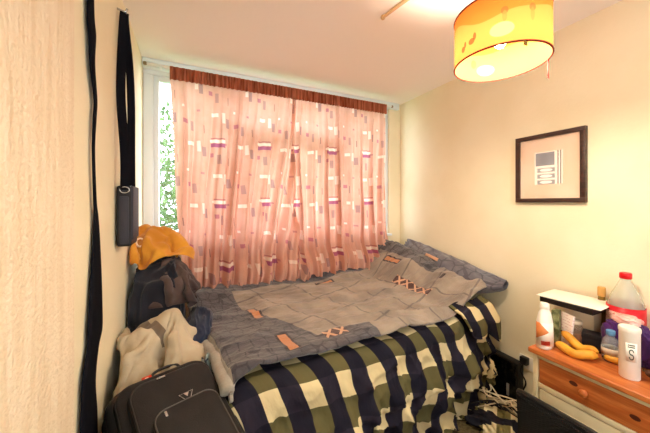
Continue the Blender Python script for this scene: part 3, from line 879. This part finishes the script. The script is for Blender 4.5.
boxes('carcass', [((.018, .015, 0), (Dp-.005, .035, DZ-.024)), ((.018, W-.035, 0), (Dp-.005, W-.015, DZ-.024)), ((Dp-.02, .035, .03), (Dp-.005, W-.035, DZ-.024)),
                  ((.018, .035, DZ-.044), (.05, W-.035, DZ-.024)), ((.022, .035, .46), (.05, W-.035, .484)), ((.022, .035, .25), (.05, W-.035, .262)), ((.03, .035, .03), (.05, W-.035, .06)), ((.05, .035, .03), (Dp-.02, W-.035, .045))], m_cream, chest, .002)
dr = box('drawer', (.022, .040, .4865), (.30, W-.040, DZ-.0465), m_pine, chest, .004)
for y in (.20, .55):
    lathe('knob', [(.002, .026), (.012, .024), (.016, .017), (.013, .009), (.008, .004), (.010, 0)], m_pine, dr, 24, loc=(0, 0, 0)).matrix_local = Matrix.Translation((.022, y, .545)) @ Matrix.Rotation(-PI/2, 4, 'Y')
for z0, z1 in ((.265, .457), (.063, .247)):
    d2 = box('drawer', (.024, .040, z0), (.30, W-.040, z1), m_cream, chest, .004)
    box('panel_moulding', (.021, .12, z1-.062), (.028, W-.12, z1-.052), m_cream, d2, .002)
    for y in (.20, .55):
        lathe('knob', [(.002, .026), (.012, .024), (.016, .017), (.013, .009), (.008, .004), (.010, 0)], m_cream, d2, 24).matrix_local = Matrix.Translation((.024, y, (z0+z1)/2)) @ Matrix.Rotation(-PI/2, 4, 'Y')

# black flat bag leaning on the front of the drawers
m_mesh = M('black_woven_fabric', (26, 25, 26), .7)
mv = m_mesh.obj()
m_mesh.bump((mv[1]*700).sin()*((mv[2]*700).sin()), .5, .003)
lap = thing('laptop_bag', 'flat black woven fabric bag propped in front of the drawers', 'bag', (1.445, .845, .0))
lap.rotation_euler = (0, math.radians(4), math.radians(180))
hL, hH = .36, .485
def rr_panel(name, x0, x1, r, mat, parent, ins=0):
    prof = []
    for cy, cz, a0 in ((hL-.09, hH-.09, 0), (.012, hH-.012, PI/2)):
        rad = .09 if a0 == 0 else .012
        for k in range(9):
            a = a0+PI/2*k/8; prof.append((cy+(rad-ins)*math.cos(a), cz+(rad-ins)*math.sin(a)))
    prof += [(ins, .0+ins), (hL-ins, .0+ins)]
    V = [(x0, y, z) for y, z in prof]+[(x1, y, z) for y, z in prof]; n = len(prof)
    F = [tuple(range(n)), tuple(range(2*n-1, n-1, -1))]+[(i, (i+1) % n, n+(i+1) % n, n+i) for i in range(n)]
    bm = bmesh.new(); me = bpy.data.meshes.new('x'); me.from_pydata(V, [], F); bm.from_mesh(me); bpy.data.meshes.remove(me)
    return flat_ok(frombm(name, bm, mat, parent))
rr_panel('panel', -.012, .018, 0, m_mesh, lap)
rr_panel('front_pocket', .018, .024, 0, m_mesh, lap, .016)
def lap_edge():
    pts = []
    for k in range(9): a = PI/2+PI/2*k/8; pts.append((.003, .012+.012*math.cos(a), hH-.012+.012*math.sin(a)))
    up_ = [(.003, hL, .01), (.003, hL, hH-.09)]+[(.003, hL-.09+.09*math.cos(PI/2*k/8), hH-.09+.09*math.sin(PI/2*k/8)) for k in range(9)]
    return up_+pts+[(.003, 0, .01)]
tube('binding', lap_edge(), .008, m_pipe, lap, 8, per=0)

# ------------------------------------------------------------------ things on the chest
T = DZ+.0005
m_wplast = M('white_plastic', (240, 236, 224), .35, spec=.5)
m_capb = M('blue_cap_plastic', (98, 150, 196), .4)
def label_wrap(name, r, z0, z1, a0, a1, mat, parent, n=24, sx=1, sy=1):
    V, F = [], []
    for z in (z0, z1):
        for i in range(n+1):
            a = a0+(a1-a0)*i/n; V.append((r*sx*math.cos(a), r*sy*math.sin(a), z))
    for i in range(n): F.append((i, i+1, n+2+i, n+1+i))
    uvs = [(i/n, 0) for i in range(n+1)]+[(i/n, 1) for i in range(n+1)]
    o = fromdata(name, V, F, mat, parent, True, uvs)
    md = o.modifiers.new('t', 'SOLIDIFY'); md.thickness = .0006; md.offset = 1
    return o
# white bottle with orange label
b1 = thing('lotion_bottle', 'white plastic bottle with a brown and red label at the chest corner', 'bottle', (1.600, .832, T)); b1.scale = (1.18, 1.18, .97)
lathe('body', [(.030, 0), (.034, .004), (.035, .03), (.034, .10), (.031, .14), (.025, .175), (.0165, .195), (.015, .20)], m_wplast, b1, 40, 1.12, .8)
lathe('cap', [(.017, .198), (.0175, .203), (.0165, .222), (.014, .226)], m_wplast, b1, 28)
m_lab = M('brown_red_label', (240, 232, 215), .5)
u, v = m_lab.uv()
lc = m_lab.mix((v-u*.5).gt(.25)*((v+u*.9).lt(1.25)), (242, 236, 222), (206, 122, 62))
lc = m_lab.mix(rect(u, v, .55, .13, .22, .09), lc, (178, 56, 40))
m_lab.col(lc)
label_wrap('label', .0353, .02, .135, math.radians(150), math.radians(280), m_lab, b1, 24, 1.12, .8)
# packet with handwriting grid
m_pk = M('pink_white_packet', (238, 216, 204), .6)
o3 = m_pk.obj()
m_pk.col(m_pk.mix((o3[2].mod(.014)).lt(.003)*(m_pk.noise(60, 2).gt(.5)), (246, 230, 220), (214, 172, 168)))
pk = tag(box('paper_packet', (-.006, -.036, 0), (.006, .036, .150), m_pk, None, .003), 'pinkish white paper packet standing behind the bananas', 'packet')
pk.location = (1.735, .812, T+.001); pk.rotation_euler = (0, math.radians(8), math.radians(-25))
# narrow green box
m_gb = M('green_printed_carton', (120, 120, 70), .6); m_gb.vary((150, 150, 104), (70, 76, 44), 30)
gb = tag(box('tea_carton', (-.025, -.016, 0), (.025, .016, .165), m_gb, None, .002), 'narrow dark green carton between white bottle and pink packet', 'carton')
gb.location = (1.715, .868-.03, T); gb.rotation_euler = (0, 0, math.radians(15))
# cardboard shoe box carrying a black tray with a white card on it
m_board = M('pale_card', (236, 222, 196), .7)
st = tag(box('storage_box', (0, 0, 0), (.11, .125, .175), m_board, None, .003), 'pale cardboard box by the wall under the black tray', 'box')
st.location = (1.84, .735, T)
m_trayb = M('black_tray_plastic', (30, 24, 22), .4)
tr = thing('serving_tray', 'black tray lying on the pale box against the wall', 'tray', (1.842, .835, T+.179))
boxes('tray_body', [((-.10, -.135, 0), (.10, .095, .004)), ((-.10, -.135, .004), (-.094, .095, .026)), ((.094, -.135, .004), (.10, .095, .026)), ((-.094, -.135, .004), (.094, -.129, .026)), ((-.094, .089, .004), (.094, .095, .026))], m_trayb, tr, .001)
m_card = M('white_card', (248, 240, 222), .6)
cd_ = tag(box('white_card', (-.105, -.165, 0), (.105, .105, .004), m_card, None, .001), 'sheet of white card lying on top of the black tray', 'card')
cd_.location = (1.842, .845, T+.209); cd_.rotation_euler = (0, 0, math.radians(4))
# glass jar
m_gl = M('clear_jar_glass', (240, 235, 225), .05, spec=.6).clear(.16, (250, 246, 238))
m_cont = M('pinkish_jar_contents', (206, 160, 136), .7)
jar = thing('glass_jar', 'round glass jar of pinkish contents under the edge of the tray', 'jar', (1.800, .796, T))
lathe('glass', [(.028, 0), (.034, .006), (.037, .03), (.036, .07), (.028, .09), (.028, .098)], m_gl, jar, 32)
lathe('contents', [(.026, .003), (.032, .008), (.0345, .03), (.0335, .055)], m_cont, jar, 28)
lathe('lid', [(.030, .098), (.031, .10), (.031, .112), (.029, .114)], m_board, jar, 28)
# black cube box
m_bb = M('black_card_box', (34, 32, 38), .5)
bb = thing('gift_box', 'small black box standing behind the bananas and water bottle', 'box', (1.790, .722, T)); bb.rotation_euler = (0, 0, .3)
box('box_base', (-.034, -.034, 0), (.034, .034, .070), m_bb, bb, .002)
box('box_lid', (-.036, -.036, .058), (.036, .036, .080), m_bb, bb, .002)
# purple bag
m_pu = cloth_mat('purple_plastic', (84, 36, 110), (56, 22, 80)); m_pu.b.inputs['Roughness'].default_value = .35
tag(heap('purple_bag', (1.805, .590, T+.085), (.040, .088, .085), m_pu, 12.5, .16, 2.0, floor=T+.001, sq=.55, nu=90, nv=60), 'purple plastic bag in front of the big red labelled bottle', 'bag')
# cork bottle, behind
m_cork = M('cork', (206, 160, 92), .7); m_amb = M('amber_glass', (120, 96, 40), .15, spec=.6)
cbt = thing('wine_bottle', 'tall amber bottle with a pale cork top against the wall', 'bottle', (1.945, .745, T))
lathe('glass', [(.026, 0), (.030, .006), (.030, .15), (.026, .18), (.015, .215), (.013, .235)], m_amb, cbt, 32)
lathe('cork_top', [(.0145, .232), (.0165, .236), (.0165, .275), (.015, .28)], m_cork, cbt, 24)
# big soft drink bottle
big = thing('soda_bottle', 'large clear bottle with red cap and red label by the wall', 'bottle', (1.915, .655, T))
big.location = (1.905, .640, T)
m_pet = M('clear_bottle_plastic', (235, 235, 225), .08, spec=.6).clear(.30, (240, 244, 236))
lathe('body', [(0.0538, 0), (0.0638, .008), (0.0672, .03), (0.0672, .21), (0.0638, .238), (0.0521, .275), (0.0336, .315), (.022, .342), (.0190, .350), (.0190, .358)], m_pet, big, 44)
m_liq = M('dark_red_drink', (110, 14, 20), .25, spec=.4)
lathe('drink', [(0.0504, .003), (0.0613, .010), (0.0651, .03), (0.0651, .21), (0.0622, .236)], m_liq, big, 40)
m_rl = M('red_printed_label', (196, 22, 34), .4)
u, v = m_rl.uv()
m_rl.col(m_rl.mix(rect(u, v, .40, .45, .12, .30)*(m_rl.noise(30, 2, uv=True).gt(.42)), (198, 22, 34), (244, 206, 190)))
label_wrap('label', .0680, .12, .225, 0, 2*PI, m_rl, big, 48)
m_redcap = M('red_cap_plastic', (210, 24, 30), .4)
lathe('cap', [(.0205, .354), (.0225, .356), (.0225, .378), (.020, .382)], m_redcap, big, 32)
# pink wrap package on top of purple
m_pinkp = M('clear_pink_wrap', (240, 190, 180), .3)
m_pinkp.vary((246, 206, 194), (232, 160, 150), 20)
tag(heap('sweet_packet', (1.80, .600, T+.186), (.036, .045, .018), m_pinkp, 14.5, .2, 2.4, sq=.7, nu=70, nv=40), 'pale pink wrapped packet lying on top of the purple bag', 'packet')
# bananas
m_ban = M('ripe_banana_skin', (228, 166, 50), .5, spec=.35)
m_ban.vary((234, 176, 58), (206, 138, 40), 9); m_btip = M('brown_banana_tip', (70, 46, 22), .7)
def banana(name_root, base, mid, end, r=.022):
    path = smoothpath([base, (Vector(base)*.6+Vector(mid)*.4)+Vector((0, 0, .004)), mid, (Vector(end)*.6+Vector(mid)*.4)+Vector((0, 0, .002)), end], 7)
    rad = lambda t: r*(.30+.70*min(1, t*5.5)) if t < .2 else r*(1-.0*t) if t < .82 else r*(1-.78*((t-.82)/.18)**1.6)
    vs, fs = tubedata(path, rad, 7)
    o = fromdata('banana', vs, fs, m_ban, name_root)
    md = o.modifiers.new('round', 'SUBSURF'); md.levels = 1; md.render_levels = 2
    e1 = path[-1]; e0 = path[-3]
    vs, fs = tubedata([e1-(e1-e0)*.15, e1+(e1-e0).normalized()*.006], .0045, 7); fromdata('tip', vs, fs, m_btip, o)
    return o
bz = T+.0185
def fruit(label, pts):
    t = thing('banana', label, 'banana', (0, 0, 0), 'bananas on the chest of drawers')
    banana(t, *pts); t.children[0].name = 'skin'; return t
fruit('front banana of the pair, curving along the chest front edge', ((1.655, .645, bz+.012), (1.612, .715, bz), (1.655, .808, bz)))
fruit('rear banana of the pair, propped up against the pink packet', ((1.672, .652, bz+.022), (1.680, .72, bz+.010), (1.702, .806, bz+.050)))
ob = thing('banana', 'overripe banana lying half hidden behind the white tube', 'banana', (0, 0, 0), 'bananas on the chest of drawers')
banana(ob, (1.745, .560, bz-.002), (1.715, .60, bz-.001), (1.705, .645, bz), .0165); ob.children[0].name = 'skin'
m_ob = M('brown_banana_skin', (92, 52, 28), .5); m_ob.vary((110, 64, 32), (64, 34, 20), 20)
br = thing('brown_banana', 'blackened banana beside the white tube at the picture edge', 'banana', (0, 0, 0))
banana(br, (1.67, .40, bz+.006), (1.668, .455, bz), (1.655, .500, bz+.024), .0155)
br.children[0].name = 'skin'; br.children[0].data.materials[0] = m_ob.mat
# water bottle
wb = thing('water_bottle', 'small clear water bottle with a blue cap behind the white tube', 'bottle', (1.735, .622-.005, T))
wb.location = (1.733, .632, T)
m_water = M('clear_water_plastic', (226, 230, 232), .06, spec=.6).clear(.22, (236, 242, 246))
lathe('body', [(.024, 0), (.030, .005), (.031, .02), (.029, .026), (.031, .032), (.031, .05), (.029, .055), (.031, .06), (.030, .082), (.024, .100), (.014, .112), (.0125, .12)], m_water, wb, 36)
lathe('cap', [(.0145, .117), (.016, .119), (.016, .137), (.0145, .139)], m_capb, wb, 28)
m_wl = M('pale_bottle_label', (206, 190, 170), .5)
label_wrap('label', .0316, .034, .062, 0, 2*PI, m_wl, wb, 40)
# white tube / beaker
tb = thing('white_tub', 'tall white cylindrical tub with dark lettering in front of the bottles', 'tub', (1.642, .540, T))
lathe('body', [(.030, 0), (.032, .003), (.032, .188), (.0335, .192), (.0335, .204), (.0315, .208), (.010, .2085)], m_wplast, tb, 44)
lathe('rim', [(.0337, .190), (.0341, .192), (.0341, .203), (.0337, .205)], m_wplast, tb, 44, caps=False)
m_let = M('grey_green_print', (80, 92, 80), .6)
u, v = m_let.uv()
x = u-.5; y = v-.5
r1 = ((x*.75)*(x*.75)+(y-.02)*(y-.02)).sq(); r2 = ((x*.75)*(x*.75)+(y+.24)*(y+.24)).sq()
ring = ((r1-.13).abs().lt(.035)*(x.lt(0.0).mx(y.gt(.02)))).mx((r2-.13).abs().lt(.035)*(x.gt(0.0).mx(y.lt(-.24))))
bars = rect(x, y, .05, .40, .26, .035).mx(rect(x, y, .05, .29, .26, .035)).mx(rect(x, y, -.27, .34, .03, .10))
m_let.col(m_let.mix(ring.mx(bars), (240, 236, 224), (70, 84, 74)))
label_wrap('lettering', .0322, .075, .150, math.radians(178), math.radians(238), m_let, tb, 20)
# striped dark jar at the right edge
m_dj = M('dark_ribbed_jar', (60, 36, 44), .3, spec=.5)
o3 = m_dj.obj()
m_dj.col(m_dj.mix(o3[2].mod(.030).lt(.009), (66, 32, 46), (196, 170, 150)))
dj = thing('coffee_jar', 'dark purple ribbed jar at the right edge behind the white tub', 'jar', (1.70, .435, T))
lathe('body', [(.042, 0), (.050, .006), (.052, .03), (.049, .045), (.052, .06), (.049, .075), (.052, .09), (.050, .112), (.040, .125)], m_dj, dj, 40)
lathe('lid', [(.038, .125), (.042, .127), (.042, .150), (.039, .153)], m_board, dj, 36)

# ------------------------------------------------------------------ floor corner: black box, cables, checked cloth
pc_ = thing('computer_case', 'glossy black computer case on the carpet against the right wall', 'computer case', (1.905, 1.145, 0))
pc_.rotation_euler = (0, 0, math.radians(-2))
m_gloss = M('gloss_black_plastic', (12, 12, 14), .18, spec=.6); m_pcb = M('satin_black_metal', (30, 28, 28), .45)
box('body', (.0, 0, .012), (.058, .20, .33), m_pcb, pc_, .006)
box('side_panel', (-.006, .008, .02), (.002, .192, .322), m_gloss, pc_, .003)
m_grey = M('grey_plastic_catch', (150, 145, 140), .35)
box('handle', (-.011, .052, .095), (-.005, .070, .175), m_grey, pc_, .004)
for y in (.02, .16): box('foot', (.006, y, 0), (.052, y+.02, .012), m_pcb, pc_, .002)
# cable heap
m_cab = M('white_cable', (222, 206, 176), .5); m_cabb = M('black_cable', (24, 22, 22), .5)
rnd = random.Random(9)
for k in range(9):
    p0 = Vector((1.60+rnd.uniform(-.10, .16), 1.22+rnd.uniform(-.08, .14), .08+rnd.uniform(0, .08)))
    pts = [p0]
    for q in range(1, 6):
        f = q/5
        pts.append(Vector((lerp(p0.x, 1.80, f)+rnd.uniform(-.07, .06), lerp(p0.y, 1.00, f)+rnd.uniform(-.08, .08), .15*math.sin(PI*(.3+f*.6))+rnd.uniform(.01, .06))))
    c_ = tube('cable', pts, .0036, m_cab if k < 7 else m_cabb, None, 8)
    tag(c_, ('thin white cable tangled on the checked cloth by the drawers' if k < 7 else 'thin black cable tangled among the white cables on the floor'), 'cable', 'tangled cables on the floor')
m_chk2 = M('checked_cloth_print', (220, 205, 160), .9)
o3 = m_chk2.obj()
k1 = (o3[0]*.8+o3[1]*.5).mod(.13).lt(.065); k2 = (o3[1]*.8-o3[0]*.5).mod(.13).lt(.065)
m_chk2.col(m_chk2.mix(k1, m_chk2.mix(k2, (226, 212, 170), (130, 120, 74)), (30, 28, 38)))
m_chk2.bump(m_chk2.noise(30, 3), .3, .006)
tag(heap('checked_pillowcase', (1.70, 1.10, .035), (.16, .15, .065), m_chk2, 15.2, .3, 2.2, floor=.003, sq=.7), 'crumpled checked pillowcase on the carpet under the cables', 'pillowcase')
# plugs and a bottle by the wall
pw = thing('wall_charger', 'black plug with a short cable on the wall left of the drawers', 'plug', (XR, 1.135, .33))
box('socket_plate', (-.010, -.043, -.043), (-.0005, .043, .043), m_wplast, pw, .003)
box('plug_body', (-.045, -.022, -.005), (-.010, .022, .042), m_pcb, pw, .006)
tube('lead', [(-.04, 0, .0), (-.05, .01, -.05), (-.03, -.01, -.12), (-.035, .01, -.20), (-.05, .0, -.30), (-.07, .02, -.325)], .0045, m_cabb, pw, 8)
bo = thing('black_flask', 'slim black flask standing on the floor beside the drawers', 'flask', (1.80, 1.0, 0))
lathe('body', [(.022, 0), (.026, .004), (.026, .15), (.018, .175), (.014, .18)], m_gloss, bo, 28)
lathe('cap', [(.016, .178), (.017, .18), (.017, .21), (.015, .213)], m_pcb, bo, 24)

# ------------------------------------------------------------------ outside the window
m_leaf = M('pale_green_leaf', (120, 150, 90), .7); m_leaf.vary((104, 138, 78), (52, 84, 40), 3).translucent(.4)
m_bark = M('grey_bark', (96, 84, 70), .9)
m_grass = M('lawn_grass', (110, 140, 80), .95)
struct(box('ground_outside', (-14, 2.8, -3.2), (14, 30, -3.0), m_grass, bev=0))
def tree(x, y, zc, r, seed, label):
    t = thing('garden_tree', label, 'tree', (x, y, -3.0))
    rn = random.Random(seed)
    V, F = [], []
    for k in range(4200):
        d = Vector((rn.gauss(0, 1), rn.gauss(0, 1), rn.gauss(0, 1))).normalized()
        rr = r*(rn.random()**.4)*(1+.35*noise.noise(d*2.2+Vector((seed, 0, 0))))
        p = d*rr; p.z *= 1.15; p.z += zc+3.0
        a = Vector((rn.gauss(0, 1), rn.gauss(0, 1), rn.gauss(0, 1))).normalized(); b = a.orthogonal().normalized(); s = rn.uniform(.05, .11)
        i = len(V); c = a.cross(b)
        V += [p-a*s, p+b*s*.5+c*s*.12, p+a*s, p-b*s*.5+c*s*.12]; F += [(i, i+1, i+2), (i, i+2, i+3)]
    fromdata('foliage', V, F, m_leaf, t, False)
    tube('trunk', [(0, 0, 0), (.05, .03, 1.2), (-.03, 0, 2.2), (.0, 0, zc+3.0)], lambda q: .13*(1-.7*q), m_bark, t, 10)
tree(-.75, 8.2, 1.5, 1.9, 3, 'leafy green tree seen through the left window pane')
tree(2.6, 9.0, .4, 1.6, 8, 'leafy green tree outside behind the curtains, to the right')

# ------------------------------------------------------------------ world and camera
w = bpy.data.worlds.new('daylight'); sc.world = w; w.use_nodes = True
bg = w.node_tree.nodes['Background']
bg.inputs[0].default_value = (.85, .92, 1.0, 1); bg.inputs[1].default_value = 4.5
cam = bpy.data.cameras.new('camera'); co = bpy.data.objects.new('camera', cam); C.objects.link(co)
co.location = (0, 0, 1.37); co.rotation_euler = (PI/2, 0, math.radians(-25))
cam.sensor_width = 36; cam.lens = 286/650*36; cam.shift_y = -13.5/650; cam.clip_start = .02
sc.camera = co
vs_ = sc.view_settings
vs_.view_transform = 'Standard'; vs_.look = 'None'; vs_.exposure = 0.68; vs_.gamma = 1; vs_.use_curve_mapping = False
sc.cycles.max_bounces = 12; sc.cycles.diffuse_bounces = 8; sc.cycles.transmission_bounces = 8; sc.cycles.transparent_max_bounces = 16
sc.cycles.use_denoising = True
